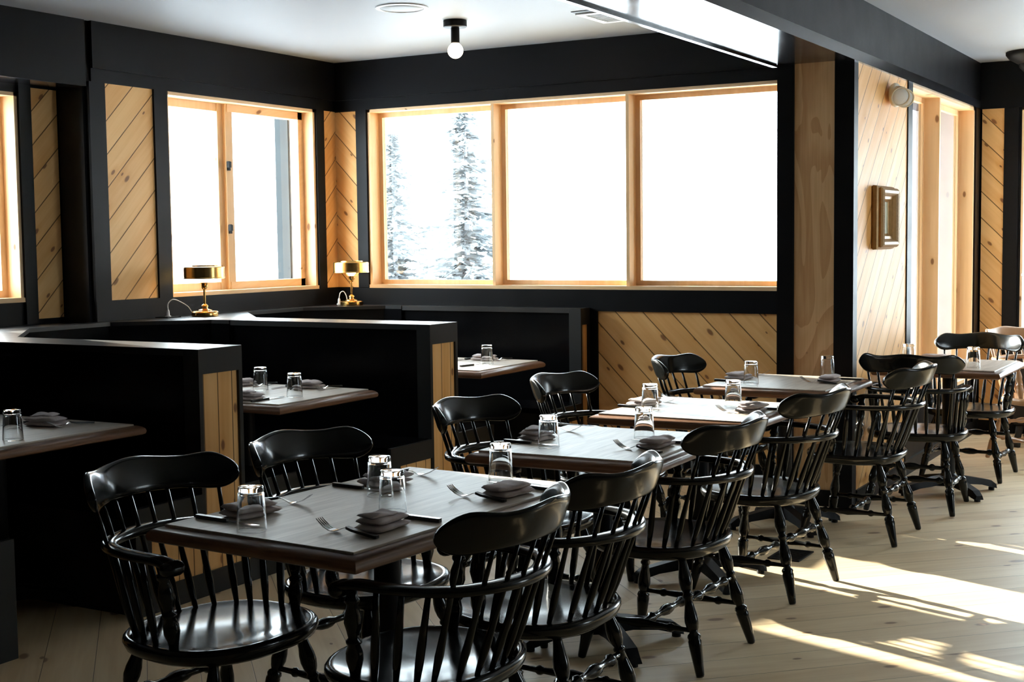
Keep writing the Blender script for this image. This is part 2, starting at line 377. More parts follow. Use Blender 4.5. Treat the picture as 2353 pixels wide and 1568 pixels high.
struct(bb, 'black baseboard round the foot of the plywood column', 'baseboard')

# beam over the column line
tb = obj('trim_1', BX((XW, XS, -4.2, YC + 0.0, 2.413, ZC), (XW, XS, YC, YE, ZH + 0.06, ZC)), m_beam)
struct(tb, 'black gloss ceiling beam running to the plywood column', 'beam')
obj('fascia_board', BX((XW - 0.026, XW, -4.2, YC - 0.02, 2.400, ZC), b=0.003), m_beam, tb)
obj('lower_band', BX((XS, XS + 0.026, -4.2, YE, ZH, 2.462), b=0.009), m_beam, tb)
obj('fascia_board', BX((XS, XS + 0.012, -4.2, YE, 2.458, ZC), b=0.002), m_black, tb)

# end wall of the main room
ex0, ex1, ez0 = -1.74, 0.2, 0.42
we = obj('wall_end', BX((XS, ex0, YE, YE + 0.2, 0, ZC), (ex1, 4.2, YE, YE + 0.2, 0, ZC), (ex0, ex1, YE, YE + 0.2, 0, ez0), (ex0, ex1, YE, YE + 0.2, ZH, ZC)), m_black)
struct(we, 'far end wall with a strip of diagonal pine beside its window', 'wall')
obj('plank_panel', BX((-2.03, -1.872, YE - 0.008, YE, 0.09, ZH)), m_pine_back, we)
obj('post', BX((-1.872, ex0 - 0.03, YE - 0.02, YE, 0, ZH), b=0.002), m_black, we)
obj('header_board', BX((XS + 0.02, 4.0, YE - 0.03, YE, ZH, ZC), b=0.003), m_black, we)
# unseen sides of the room
struct(obj('wall_right', BX((4.0, 4.2, -4.2, 6.3, 0, ZC), (4.0, 4.2, 7.7, 10.7, 0, ZC), (4.0, 4.2, 6.3, 7.7, 0, 0.9), (4.0, 4.2, 6.3, 7.7, ZH, ZC)), m_dark_in), 'dark right wall of the main room outside the picture', 'wall')
struct(obj('wall_near', BX((-6.35, 4.2, -4.2, -4.0, 0, ZC)), m_dark_in), 'dark wall behind the viewer', 'wall')

# ------------------------------------------------------------------ windows
def wbox(f, a0, a1, d0, d1, z0, z1):
    p, q = f(a0, d0), f(a1, d1)
    return (min(p[0], q[0]), max(p[0], q[0]), min(p[1], q[1]), max(p[1], q[1]), z0, z1)
def window(name, f, a0, a1, z0, z1, depth, label, splits, mull=0.022, sash=0.045, sdepth=0.04, head=0.02):
    root = obj(name, BX(wbox(f, a0, a0 + mull, -0.004, depth + sdepth, z0, z1), wbox(f, a1 - mull, a1, -0.004, depth + sdepth, z0, z1)), m_trim_z)
    struct(root, label, 'window')
    obj('window_sill', BX(wbox(f, a0, a1, -0.014, depth + sdepth, z0 - 0.006, z0 + 0.02)), m_trim_x, root)
    obj('window_head', BX(wbox(f, a0, a1, -0.004, depth + sdepth, z1 - head, z1)), m_trim_x, root)
    ed = [a0 + mull] + [s for s in splits] + [a1 - mull]
    for s in splits: obj('mullion', BX(wbox(f, s - mull/2, s + mull/2, 0.0, depth + sdepth, z0 + 0.02, z1 - head)), m_trim_z, root)
    for i in range(len(ed) - 1):
        l = ed[i] + (mull/2 if i else 0); r_ = ed[i+1] - (mull/2 if i + 1 < len(ed) - 1 else 0); b, t = z0 + 0.02, z1 - head
        s = obj('sash', BX(wbox(f, l, l + sash, depth, depth + sdepth, b, t), wbox(f, r_ - sash, r_, depth, depth + sdepth, b, t), wbox(f, l + sash, r_ - sash, depth, depth + sdepth, b, b + sash), wbox(f, l + sash, r_ - sash, depth, depth + sdepth, t - sash, t)), m_trim_z, root)
        obj('glass_pane', BX(wbox(f, l + sash, r_ - sash, depth + sdepth * 0.55, depth + sdepth * 0.55 + 0.005, b + sash, t - sash)), m_pane, s)
    return root
window('window_1', lambda a, d: (a, YB + d), bx0, bx1, ZS, ZH, 0.10, 'wide three pane pine window across the back wall of the nook', [-4.647, -3.66], sash=0.032)
w2 = window('window_2', lambda a, d: (XL - d, a), ly0, ly1, ZS, ZH, 0.12, 'sliding two pane pine window above the brass lamp on the left wall', [], sash=0.05)
# sliding meeting stiles of window 2
ws2 = obj('meeting_stile', BX((XL - 0.155, XL - 0.115, 6.735, 6.785, ZS + 0.02, ZH - 0.02), (XL - 0.125, XL - 0.09, 6.785, 6.85, ZS + 0.02, ZH - 0.02)), m_trim_z, w2)
obj('sliding_track', BX((XL - 0.118, XL - 0.085, 6.80, ly1 - 0.03, ZS + 0.018, ZS + 0.07), (XL - 0.118, XL - 0.085, 6.80, ly1 - 0.03, ZH - 0.07, ZH - 0.02), (XL - 0.118, XL - 0.085, ly1 - 0.075, ly1 - 0.022, ZS + 0.018, ZH - 0.02)), m_trim_x, w2)
for z in (1.985, 1.575):
    bm = BX((XL - 0.092, XL - 0.078, 6.792, 6.812, z - 0.03, z + 0.03), (XL - 0.08, XL - 0.06, 6.776, 6.80, z - 0.012, z + 0.026), b=0.004)
    obj('latch', bm, m_iron, w2)
window('window_3', lambda a, d: (XR2 - d, a), 4.85, 5.237, 1.17, 2.33, 0.10, 'cut off pine window in the recessed wall at the left edge', [], sash=0.04)
window('window_4', lambda a, d: (XS - d, a), sy0, sy1, sz0, ZH, 0.10, 'tall deep pine window in the side wall beyond the framed picture', [9.29], mull=0.03, sash=0.035, sdepth=0.03)
window('window_5', lambda a, d: (a, YE + d), ex0 - 0.01, ex1, ez0, ZH, 0.12, 'pine window in the far end wall behind the stove pipe', [-0.75], sash=0.05)

window('added_window_6', lambda a, d: (4.0 + d, a), 6.3, 7.7, 0.9, ZH, 0.12, 'added pine window in the unseen right wall, lifting the room light', [7.0])  # unseen window added to raise ambient light from the right
# exterior
gr = obj('ground', BX((-120, 60, -40, 160, -1.2, -0.9)), m_snow); struct(gr, 'snow covered ground outside the windows', 'ground')
gb = obj('exterior_board', BX((-6.42, -6.30, 7.735, 7.87, -0.9, 2.9), (-6.30, -6.28, 7.78, 7.87, -0.9, 2.9), b=0.004), m_green)
tag(gb, 'dark green weathered board outside the left window', 'board')
pw = obj('wall_pane_backing', BX((-3.75, -2.25, 11.6, 11.7, -0.9, 3.4)), m_outer_panel); struct(pw, 'added pale panel giving a shaded snowy glass tone behind the tall side window', 'wall')  # added panel whose tone mimics shaded, snow-spattered window glass

def conifer(name, x, y, zb, h, rad, seed, label):
    rnd = random.Random(seed); root = empty(name, (x, y, zb)); tag(root, label, 'tree', 'snowy conifers outside the window')
    bm = bmesh.new(); tube(bm, [(0, 0, 0), (0.02, 0.01, h * 0.5), (0, 0, h)], [h * 0.017, h * 0.011, 0.01], 7); obj('trunk', bm, m_bark, root)
    bm = bmesh.new()
    z = h * 0.06
    while z < h * 0.985:
        t = z / h; R = rad * (1 - t) ** 0.85 + 0.05
        for k in range(rnd.randint(5, 7)):
            a = rnd.random() * 2 * PI; L = R * rnd.uniform(0.55, 1.1); dr = rnd.uniform(-0.02, 0.24) + 0.12 * (1 - t)
            n = max(4, int(L / 0.13)); ca, sa = math.cos(a), math.sin(a)
            for i in range(n):
                s = (i + 0.6) / n; r_ = L * s; zz = z - dr * L * s ** 1.4 + 0.09 * L * s ** 3 + rnd.uniform(-.04, .04)
                for q in range(3):
                    ang = a + rnd.uniform(-1.0, 1.0); l = rnd.uniform(0.13, 0.30) * (1.15 - 0.5 * s) * (0.5 + 0.6 * (1 - t)); wd = rnd.uniform(0.035, 0.075)
                    c = Vector((ca * r_ + rnd.uniform(-.07, .07), sa * r_ + rnd.uniform(-.07, .07), zz)); d = Vector((math.cos(ang), math.sin(ang), rnd.uniform(-0.5, 0.1))) * l
                    sd_ = Vector((-math.sin(ang), math.cos(ang), rnd.uniform(-.8, .8))) * wd
                    v = [bm.verts.new(p) for p in (c - d * 0.4 - sd_ * .5, c - d * 0.4 + sd_ * .5, c + d * 0.35 + sd_, c + d, c + d * 0.35 - sd_)]
                    bm.faces.new(v)
        z += h * 0.018 + 0.02
    obj('foliage', bm, m_needle, root)
conifer('conifer', -14.9, 24.0, -0.9, 5.6, 1.75, 3, 'tall frosted conifer seen in the middle of the left back pane')
conifer('conifer', -19.2, 27.6, -0.9, 5.1, 1.5, 5, 'shorter frosted conifer cut off by the left jamb of the back window')
conifer('conifer', -22.4, 31.0, -0.9, 2.9, 1.9, 9, 'low frosted conifer filling the gap between the two taller trees')

# ------------------------------------------------------------------ ceiling fixtures
def ceiling_light(x, y, label):
    root = empty('ceiling_light', (x, y, ZC)); tag(root, label, 'light')
    bm = bmesh.new(); lathe(bm, [(0.066, 0), (0.068, -0.003), (0.068, -0.037), (0.064, -0.040)], 32); obj('canopy', bm, m_iron, root, True, 40)
    bm = bmesh.new(); lathe(bm, [(0.024, -0.040), (0.025, -0.05), (0.025, -0.128), (0.022, -0.130)], 20); obj('socket', bm, m_iron, root, True, 40)
    bm = bmesh.new(); lathe(bm, [(0.02, -0.130)] + [(max(0.001, 0.0445 * math.sin(a)), -0.172 + 0.0445 * math.cos(a)) for a in [0.5 + i * (PI - 0.5) / 14 for i in range(15)]], 24); obj('bulb', bm, m_bulb, root, True)
    return root
ceiling_light(-4.225, 6.718, 'black ceiling light with one bare glowing globe bulb')
root = empty('ceiling_speaker', (-4.232, 6.189, ZC)); tag(root, 'round white flush speaker in the ceiling near the bulb', 'speaker')
bm = bmesh.new(); lathe(bm, [(0.145, 0), (0.143, -0.006), (0.125, -0.009), (0.12, -0.005), (0.12, 0.0)], 48); obj('rim', bm, m_white, root, True, 50)
bm = bmesh.new(); lathe(bm, [(0.12, 0.0), (0.12, -0.004), (0.06, -0.007), (0.001, -0.008)], 48); obj('grille', bm, m_grille, root, True)
root = empty('ceiling_vent', (-3.33, 7.06, ZC)); tag(root, 'white square louvred vent in the ceiling beside the beam', 'vent')
obj('frame', BX((-0.20, 0.20, -0.18, -0.14, -0.012, 0), (-0.20, 0.20, 0.14, 0.18, -0.012, 0), (-0.20, -0.16, -0.14, 0.14, -0.012, 0), (0.16, 0.20, -0.14, 0.14, -0.012, 0)), m_white, root)
bm = bmesh.new()
for i in range(8): box(bm, -0.16, 0.16, -0.135 + i * 0.035, -0.115 + i * 0.035, -0.010, 0)
obj('louvre', bm, m_grille, root)
obj('slot', BX((-0.20, 0.20, -0.235, -0.19, -0.004, 0)), m_iron, root)
# floor vent
root = empty('floor_vent', (-1.99, 6.02, 0)); tag(root, 'dark metal floor register under the fourth right hand chair', 'vent')
obj('frame', BX((-0.075, 0.075, -0.11, -0.097, 0, 0.006), (-0.075, 0.075, 0.097, 0.11, 0, 0.006), (-0.075, -0.062, -0.097, 0.097, 0, 0.006), (0.062, 0.075, -0.097, 0.097, 0, 0.006)), m_iron, root)
bm = bmesh.new()
for i in range(12): box(bm, -0.062, 0.062, -0.094 + i * 0.016, -0.086 + i * 0.016, 0, 0.004)
obj('slats', bm, m_iron, root)

# ------------------------------------------------------------------ wall things on the side wall
def picture():
    y0, y1, z0, z1 = 7.58, 7.96, 1.400, 1.760
    root = empty('framed_picture', (XS + 0.008, (y0 + y1) / 2, (z0 + z1) / 2)); tag(root, 'small picture in a deep carved gilt frame on the pine side wall', 'picture')
    cy, cz = (y1 - y0) / 2, (z1 - z0) / 2
    def loop(ins, x): return [(x, -cy + ins, -cz + ins), (x, cy - ins, -cz + ins), (x, cy - ins, cz - ins), (x, -cy + ins, cz - ins)]
    bm = bmesh.new(); rings(bm, [loop(0.01, 0.0), loop(0.0, 0.012), loop(0.004, 0.03), loop(0.016, 0.04), loop(0.012, 0.052), loop(0.02, 0.062)], True, False); obj('outer_moulding', bm, m_gilt, root)
    bm = bmesh.new(); rings(bm, [loop(0.02, 0.060), loop(0.028, 0.070), loop(0.042, 0.066), loop(0.048, 0.056)], False, False); obj('carved_band', bm, m_gilt2, root)
    bm = bmesh.new(); rings(bm, [loop(0.048, 0.056), loop(0.06, 0.040), loop(0.075, 0.036), loop(0.085, 0.022), loop(0.09, 0.018)], False, False); obj('inner_moulding', bm, m_gilt, root)
    obj('picture_panel', BX((0.012, 0.018, -cy + 0.08, cy - 0.08, -cz + 0.08, cz - 0.08)), m_picture, root)
picture()
root = empty('emergency_light', (XS + 0.008, 7.95, 2.285)); tag(root, 'cream twin head emergency light high on the pine side wall', 'light')
bm = bmesh.new(); lathe(bm, [(0.03, -0.05), (0.075, -0.045), (0.085, 0.0), (0.08, 0.04), (0.05, 0.055)], 24)
for v in bm.verts: v.co = Vector((0.035 + v.co.z * 0.35, v.co.y * 1.15, v.co.x * 0.82))
bm2 = bm; obj('housing', bm2, m_alarm, root, True)
for yy, dx in ((-0.03, 0.055), (0.09, 0.05)):
    d = Vector((0.55, -0.8, -0.35)).normalized(); c = Vector((dx, yy, 0.0)); bm = bmesh.new()
    turned(bm, c - d * 0.02, c + d * 0.055, [(0, 0.03), (0.25, 0.05), (0.8, 0.056), (1.0, 0.055), (1.0, 0.05), (0.93, 0.047)], 22)
    h = obj('lamp_head', bm, m_alarm, root, True, 40)
    bm = bmesh.new(); turned(bm, c + d * 0.050, c + d * 0.056, [(0, 0.046), (0.5, 0.045), (1, 0.02)], 22); obj('lens', bm, m_white, h, True)

# ------------------------------------------------------------------ booths
XE = -3.92; ZT = 1.04
def booth_partition(name, y0, y1, seats, label, x1=XE, panel=True, upper=True):
    """double or single bench back running along x, seats = list of (ya, yb)"""
    root = empty(name, (x1, (y0 + y1) / 2, 0)); tag(root, label, 'booth')
    ox, oy = x1, (y0 + y1) / 2
    def B(a, b_, c, d, e, f): return (a - ox, b_ - ox, c - oy, d - oy, e, f)
    xl = -5.30
    if upper:
        obj('backrest', BX(B(xl, x1 - 0.085, y0 + 0.02, y1 - 0.02, 0.0, ZT - 0.03), b=0.003), m_booth, root)
        obj('top_cap', BX(B(xl, x1 - 0.088, y0 + 0.005, y1 - 0.005, ZT - 0.03, ZT), b=0.004), m_cap, root)
        if panel:
            f = 0.022
            obj('end_frame', BX(B(x1 - 0.085, x1, y0, y0 + f, 0.0, ZT), B(x1 - 0.085, x1, y1 - f, y1, 0.0, ZT), B(x1 - 0.085, x1, y0 + f, y1 - f, 0.935, ZT), B(x1 - 0.085, x1, y0 + f, y1 - f, 0.0, 0.10)), m_end_lit, root)
            obj('end_planks', BX(B(x1 - 0.05, x1 - 0.012, y0 + f, y1 - f, 0.10, 0.935)), m_pine_vert, root)
    for ya, yb in seats:
        s = obj('seat', BX(B(xl, x1 - 0.02, ya, yb, 0.405, 0.437), b=0.004), m_booth, root)
        near = ya if abs(ya - oy) > abs(yb - oy) else yb
        sg = 1 if near == ya else -1
        a0, a1 = (ya, ya + 0.085) if sg == 1 else (yb - 0.085, yb)
        p0, p1 = (ya + 0.085, yb) if sg == 1 else (ya, yb - 0.085)
        obj('seat_frame', BX(B(xl, x1 - 0.03, ya + 0.02, yb - 0.02, 0.0, 0.405), B(x1 - 0.03, x1, ya, yb, 0.335, 0.434), B(x1 - 0.03, x1, a0, a1, 0.0, 0.335), B(x1 - 0.03, x1, p0, p1, 0.0, 0.10), b=0.003), m_end_lit, root)
        obj('seat_planks', BX(B(x1 - 0.028, x1 - 0.008, p0, p1, 0.10, 0.335)), m_pine_vert, root)
    return root
booth_partition('booth_bench', 4.20, 4.468, [(3.82, 4.20), (4.468, 4.84)], 'nearest black double booth bench with pine boarded end')
booth_partition('booth_bench', 5.94, 6.21, [(5.565, 5.94), (6.21, 6.585)], 'middle black double booth bench with pine boarded end')
booth_partition('booth_bench', 7.68, 7.808, [(7.30, 7.68)], 'black single booth bench set against the back wall')
booth_partition('booth_bench', 2.50, 2.77, [(2.77, 3.246)], 'black booth bench mostly cut off at the lower left corner', x1=-3.93)
def booth_back(y0, y1, label, chx=0.5, yy=(0, 0)):
    root = empty('booth_corner_back', (XL, (y0 + y1) / 2, 0)); tag(root, label, 'booth'); oy = (y0 + y1) / 2
    xi = -5.845 - XL
    bm = bmesh.new()
    inner = [(-5.30 - XL, y0 - oy), (-5.345 - XL, y0 - oy + 0.003), (xi, y0 - oy + chx), (xi, y1 - oy - 0.40), (-5.445 - XL, y1 - oy - 0.003), (-5.30 - XL, y1 - oy)]
    xo = 0.021
    prism(bm, [(xo, y0 - oy - yy[0]), (-5.30 - XL, y0 - oy - yy[0])] + inner + [(-5.30 - XL, y1 - oy + yy[1]), (xo, y1 - oy + yy[1])], 0.0, ZT - 0.022)
    obj('back_panel', bm, m_booth, root)
    g = 0.014
    bm = bmesh.new(); prism(bm, [(xo, y0 - oy - yy[0]), (-5.30 - XL, y0 - oy - yy[0]), (-5.30 - XL, y0 - oy)] + [(-5.345 - XL + g, y0 - oy + 0.003), (xi + g, y0 - oy + chx), (xi + g, y1 - oy - 0.40), (-5.445 - XL + g, y1 - oy - 0.003)] + [(-5.30 - XL, y1 - oy), (-5.30 - XL, y1 - oy + yy[1]), (xo, y1 - oy + yy[1])], ZT - 0.022, ZT)
    obj('ledge', bev(bm, 0.003), m_cap, root)
    return root
b1 = booth_back(2.77, 4.20, 'black corner back of the nearest booth below the cut off window', yy=(0, 0.13))
b2 = booth_back(4.468, 5.94, 'black angled corner back of the middle booth with the left brass lamp on it', yy=(0.13, 0.135))
b3 = booth_back(6.21, 7.68, 'black angled corner back of the far booth with the corner lamp on it', yy=(0.13, 0.13))
lg = obj('window_ledge', BX((XR2 + 0.022, XL + 0.018, 2.0, 5.512, 1.0, 1.035), b=0.003), m_cap); tag(lg, 'black ledge below the recessed left wall', 'ledge')

# ------------------------------------------------------------------ tables
def table(name, cx, cy, w_, l_, rot, label, group, cols=((0, 0),), foot='x'):
    root = empty(name, (cx, cy, 0), math.radians(rot)); tag(root, label, 'table', group)
    bm = bmesh.new(); o = 0.036
    def L(ins, z): a, b_ = w_ / 2 - ins, l_ / 2 - ins; return [(-a, -b_, z), (a, -b_, z), (a, b_, z), (-a, b_, z)]
    rings(bm, [L(-o + 0.03, 0.698), L(-o + 0.012, 0.699), L(-o + 0.003, 0.704), L(-o, 0.714), L(-o + 0.003, 0.724), L(-o + 0.012, 0.732), L(-o + 0.024, 0.7365), L(-o + 0.034, 0.738)])
    obj('wood_edge', bm, m_edge, root, True, 35)
    bm = bmesh.new(); rings(bm, [L(0.0, 0.738), L(0.0, 0.7425), L(0.0015, 0.744)]); obj('table_top', bm, m_lam, root)
    for px, py in cols:
        bm = bmesh.new(); lathe(bm, [(0.13, 0.697), (0.13, 0.690), (0.05, 0.672), (0.038, 0.66), (0.038, 0.115), (0.052, 0.10), (0.058, 0.06)], 20, (px, py, 0)); obj('pedestal', bm, m_iron, root, True, 40)
        bm = bmesh.new()
        for k in range(4):
            a = PI / 4 + k * PI / 2; ca, sa = math.cos(a), math.sin(a)
            prof = [(0.03, 0.045, 0.105, 0.035), (0.10, 0.05, 0.095, 0.034), (0.20, 0.04, 0.075, 0.032), (0.27, 0.02, 0.06, 0.03), (0.305, 0.012, 0.035, 0.026)]
            rings(bm, [[(px + ca*r_ - sa*s*hw, py + sa*r_ + ca*s*hw, z) for s, z in ((-1, z0), (1, z0), (0.7, z1), (-0.7, z1))] for r_, z0, z1, hw in prof])
            lathe(bm, [(0.017, 0.0), (0.017, 0.016)], 10, (px + ca * 0.285, py + sa * 0.285, 0))
        obj('cross_foot', bm, m_iron, root)
    return root
G4 = 'tables in the chair row'
table('dining_table', -2.190, 3.080, 0.640, 1.040, -3.5, 'large four place wood edged table nearest the viewer', G4, ((0, -0.0),))
table('dining_table', -2.150, 4.380, 0.630, 0.712, 1.5, 'two place wood edged table second from the viewer in the chair row', G4)
table('dining_table', -2.205, 5.440, 0.640, 0.672, -0.5, 'two place wood edged table lit by direct sun, third in the chair row', G4)
table('dining_table', -2.230, 6.640, 0.625, 0.662, 0.0, 'two place wood edged table in front of the plywood column', G4)
table('dining_table', -1.690, 7.930, 0.620, 0.690, 0.0, 'far wood edged table beside the tall side window', G4)
GB = 'tables in the booths'
table('booth_table', -4.700, 3.640, 1.22, 0.70, 1.0, 'nearest booth table cut off at the left edge', GB, ((0.2, 0), (-0.35, 0)))
table('booth_table', -4.600, 5.130, 1.22, 0.70, 0.5, 'middle booth table with two upturned glasses', GB, ((0.12, 0), (-0.35, 0)))
table('booth_table', -4.600, 6.880, 1.22, 0.71, 1.0, 'far booth table with one upturned glass in view', GB, ((0.12, 0), (-0.35, 0)))
TZ = 0.744

# ------------------------------------------------------------------ chairs
def crest_x(y): return -0.347 + 0.142 * (abs(y) / 0.263) ** 2.5
def crest_bm():
    bm = bmesh.new(); loops = []; n = 44; W = 0.267
    for i in range(n + 1):
        s = math.cos(PI * (1 - i / n)); y = W * s; ay = abs(y)
        top = 0.846 + 0.016 * math.exp(-(y / 0.10) ** 2) + 0.010 * math.exp(-((ay - 0.219) / 0.045) ** 2)
        bot = 0.755 + 0.004 * math.exp(-(y / 0.14) ** 2) - 0.006 * math.exp(-((ay - 0.21) / 0.05) ** 2)
        k = 1.0
        if ay > 0.217: k = max(0.22, math.sqrt(max(0.0, 1 - ((ay - 0.217) / 0.0505) ** 2)))
        if i in (0, n): k = 0.12
        zc = (top + bot) / 2; hz = max((top - bot) / 2 * k, 0.002); th = 0.0125 if 0 < i < n else 0.008
        dxdy = math.copysign(0.142 * 2.5 / 0.263 * (ay / 0.263) ** 1.5, y); nl = math.hypot(1, dxdy); nx, ny = 1 / nl, -dxdy / nl
        L = []
        for q in range(16):
            a = 2 * PI * q / 16; ca, sa = math.cos(a), math.sin(a)
            tt = th * math.copysign(abs(ca) ** 0.7, ca); zz = hz * math.copysign(abs(sa) ** 0.55, sa)
            z = zc + zz
            x = crest_x(y) - (z - 0.80) * 0.36 + nx * tt
            L.append((x, y + ny * tt, z))
        loops.append(L)
    rings(bm, loops); return bm
def seat_bm():
    bm = bmesh.new(); n = 44
    def R(a):
        c, s = math.cos(a), math.sin(a); e = 2.45
        A = 0.234 if c > 0 else 0.232
        return 1.0 / ((abs(c) / A) ** e + (abs(s) / 0.264) ** e) ** (1 / e)
    def loop(f, z, dip=False):
        L = []
        for k in range(n):
            a = 2 * PI * k / n; r_ = R(a) * f; x, y = r_ * math.cos(a), r_ * math.sin(a)
            zz = z
            if dip: zz = z - 0.014 * (1 - min(1, (f / 0.9)) ** 2) + (0.008 * max(0, x) / 0.2 * (1 - abs(y) / 0.2) if f < 0.9 else 0)
            L.append((x, y, zz))
        return L
    rings(bm, [loop(0.80, 0.378), loop(0.90, 0.380), loop(0.965, 0.390), loop(0.997, 0.407), loop(0.997, 0.417), loop(0.975, 0.425), loop(0.93, 0.427), loop(0.90, 0.4245, True), loop(0.75, 0.425, True), loop(0.55, 0.425, True), loop(0.35, 0.425, True), loop(0.12, 0.425, True)])
    return bm
ARM = [(0.078, 0.243), (0.03, 0.250), (-0.04, 0.252), (-0.11, 0.245), (-0.17, 0.229), (-0.217, 0.202), (-0.254, 0.156), (-0.280, 0.104), (-0.295, 0.052), (-0.299, 0.0)]
def arm_bm():
    pts = [(x, y, 0.660) for x, y in ARM] + [(x, -y, 0.660) for x, y in ARM[-2::-1]]
    P = smooth_path(pts, 4); n = len(P); bm = bmesh.new(); loops = []
    for i, p in enumerate(P):
        t = (P[min(i+1, n-1)] - P[max(i-1, 0)]).normalized(); s = Vector((t.y, -t.x, 0))
        u = min(i, n - 1 - i) / ((n - 1) / 2)
        hw = 0.025 + 0.004 * math.exp(-(u / 0.12) ** 2) - 0.004 * math.exp(-((u - 0.5) / 0.2) ** 2); hh = 0.0115 + 0.004 * u * u
        drop = -0.010 * math.exp(-(u / 0.06) ** 2)
        L = []
        for q in range(12):
            a = 2 * PI * q / 12; ca, sa = math.cos(a), math.sin(a)
            L.append(p + s * (hw * math.copysign(abs(ca) ** 0.6, ca)) + Vector((0, 0, drop + hh * math.copysign(abs(sa) ** 0.7, sa))))
        loops.append(L)
    rings(bm, loops)
    for sy in (-1, 1):   # scrolled knuckle at each arm front
        L = []
        for k in range(9):
            yy = (-0.034 + 0.0085 * k); rr = 0.021 * math.sqrt(max(0.02, 1 - (abs(yy) / 0.036) ** 4))
            L.append([(0.086 + rr * 1.15 * math.cos(2*PI*q/12), sy * 0.243 + yy, 0.642 + rr * math.sin(2*PI*q/12)) for q in range(12)])
        rings(bm, L)
    return bm
LEG = [(0, .013), (.05, .014), (.10, .017), (.17, .0225), (.22, .0235), (.27, .020), (.31, .0135), (.325, .018), (.34, .018), (.355, .0135), (.42, .017), (.50, .023), (.55, .0245), (.60, .020), (.635, .014), (.65, .021), (.67, .024), (.69, .021), (.705, .0235), (.75, .0225), (.88, .018), (.985, .0145), (1.0, .012)]
ST = [(0, .008), (.10, .0085), (.18, .010), (.205, .0155), (.225, .0155), (.25, .010), (.38, .013), (.50, .0185), (.62, .013), (.75, .010), (.775, .0155), (.795, .0155), (.82, .010), (.90, .0085), (1.0, .008)]
CR = [(0, .009), (.08, .010), (.16, .011), (.19, .019), (.22, .019), (.25, .011), (.38, .011), (.44, .018), (.50, .020), (.56, .018), (.62, .011), (.75, .011), (.78, .019), (.81, .019), (.84, .011), (.92, .010), (1.0, .009)]
SP = [(0, .0065), (.10, .009), (.22, .0115), (.34, .0098), (.5, .0078), (.75, .0066), (1.0, .0058)]
SS = [(0, .0075), (.25, .011), (.45, .0115), (.7, .009), (1.0, .0072)]
POST = [(0, .013), (.08, .015), (.20, .022), (.28, .0215), (.36, .015), (.385, .020), (.41, .020), (.435, .0135), (.52, .018), (.60, .0225), (.70, .020), (.80, .0135), (.83, .019), (.86, .019), (.89, .0135), (1.0, .016)]
def make_chair(name, mat):
    root = empty(name)
    obj('seat', seat_bm(), mat, root, True, 60)
    obj('crest_rail', crest_bm(), mat, root, True, 60)
    obj('arm_rail', arm_bm(), mat, root, True, 60)
    for i in range(8):
        s = -1 + 2 * i / 7; ys, yc = 0.185 * s, 0.222 * s
        xs_ = -0.205 * math.sqrt(max(0, 1 - (ys / 0.25) ** 2)); bm = bmesh.new()
        turned(bm, (xs_, ys, 0.419), (crest_x(yc) + 0.010, yc, 0.768), SP, 8); obj('spindle', bm, mat, root, True)
    for sy in (-1, 1):
        for xs_, ys, xa, ya in ((-0.105, 0.208, -0.160, 0.232), (-0.055, 0.222, -0.095, 0.247), (0.0, 0.230, -0.025, 0.251)):
            bm = bmesh.new(); turned(bm, (xs_, sy * ys, 0.419), (xa, sy * ya, 0.656), SS, 8); obj('short_spindle', bm, mat, root, True)
        bm = bmesh.new(); turned(bm, (0.062, sy * 0.222, 0.420), (0.050, sy * 0.247, 0.653), POST, 12); obj('arm_post', bm, mat, root, True)
    tops = {}; 
    for sx in (-1, 1):
        for sy in (-1, 1):
            a = Vector((0.140 if sx > 0 else -0.150, 0.160 * sy, 0.388)); b = Vector((0.205 if sx > 0 else -0.248, (0.234 if sx > 0 else 0.225) * sy, 0.0)); bm = bmesh.new(); turned(bm, a, b, LEG, 12); obj('leg', bm, mat, root, True); tops[sx, sy] = (a, b)
    def at(sx, sy, t): a, b = tops[sx, sy]; return a.lerp(b, t)
    mids = []
    for sy in (-1, 1):
        p, q = at(-1, sy, 0.62), at(1, sy, 0.62); bm = bmesh.new(); turned(bm, p, q, ST, 10); obj('stretcher', bm, mat, root, True); mids.append((p + q) / 2)
    bm = bmesh.new(); turned(bm, mids[0], mids[1], CR, 10); obj('stretcher', bm, mat, root, True)
    bm = bmesh.new(); turned(bm, at(-1, -1, 0.37), at(-1, 1, 0.37), CR, 10); obj('stretcher', bm, mat, root, True)
    return root
GC = 'black spindle back armchairs'
chairs = [
 (-2.541, 2.786, -5.3, 'black spindle armchair at the near left corner with its glossy seat in full view'),
 (-2.504, 3.416, -4.9, 'black spindle armchair on the booth side of the large table, second from the viewer'),
 (-2.510, 4.469, -2.7, 'black spindle armchair on the booth side of the second table'),
 (-2.646, 5.482, -0.8, 'black spindle armchair on the booth side of the sunlit third table'),
 (-2.550, 6.610, 0.2, 'black spindle armchair against the diagonal pine panel below the window'),
 (-1.886, 2.820, 180.4, 'black spindle armchair closest to the viewer, back turned, at the large table'),
 (-1.888, 3.395, 181.0, 'black spindle armchair on the aisle side of the large table, behind the closest chair'),
 (-1.934, 4.418, 177.7, 'black spindle armchair on the aisle side of the second table'),
 (-1.937, 5.458, 174.1, 'black spindle armchair on the aisle side of the sunlit third table'),
 (-1.854, 6.634, 179.2, 'black spindle armchair on the aisle side of the table by the plywood column'),
 (-1.761, 7.482, 93.6, 'black spindle armchair with its back to the viewer at the far table'),
 (-1.705, 8.574, -92.8, 'black spindle armchair facing the viewer across the far table, crest in glare'),
]
proto = make_chair('spindle_armchair', m_chair)
for i, (x, y, a, lab) in enumerate(chairs):
    o = proto if i == 0 else copy_tree(proto)
    o.location = (x, y, 0); o.rotation_euler = (0, 0, math.radians(a)); tag(o, lab, 'chair', GC)
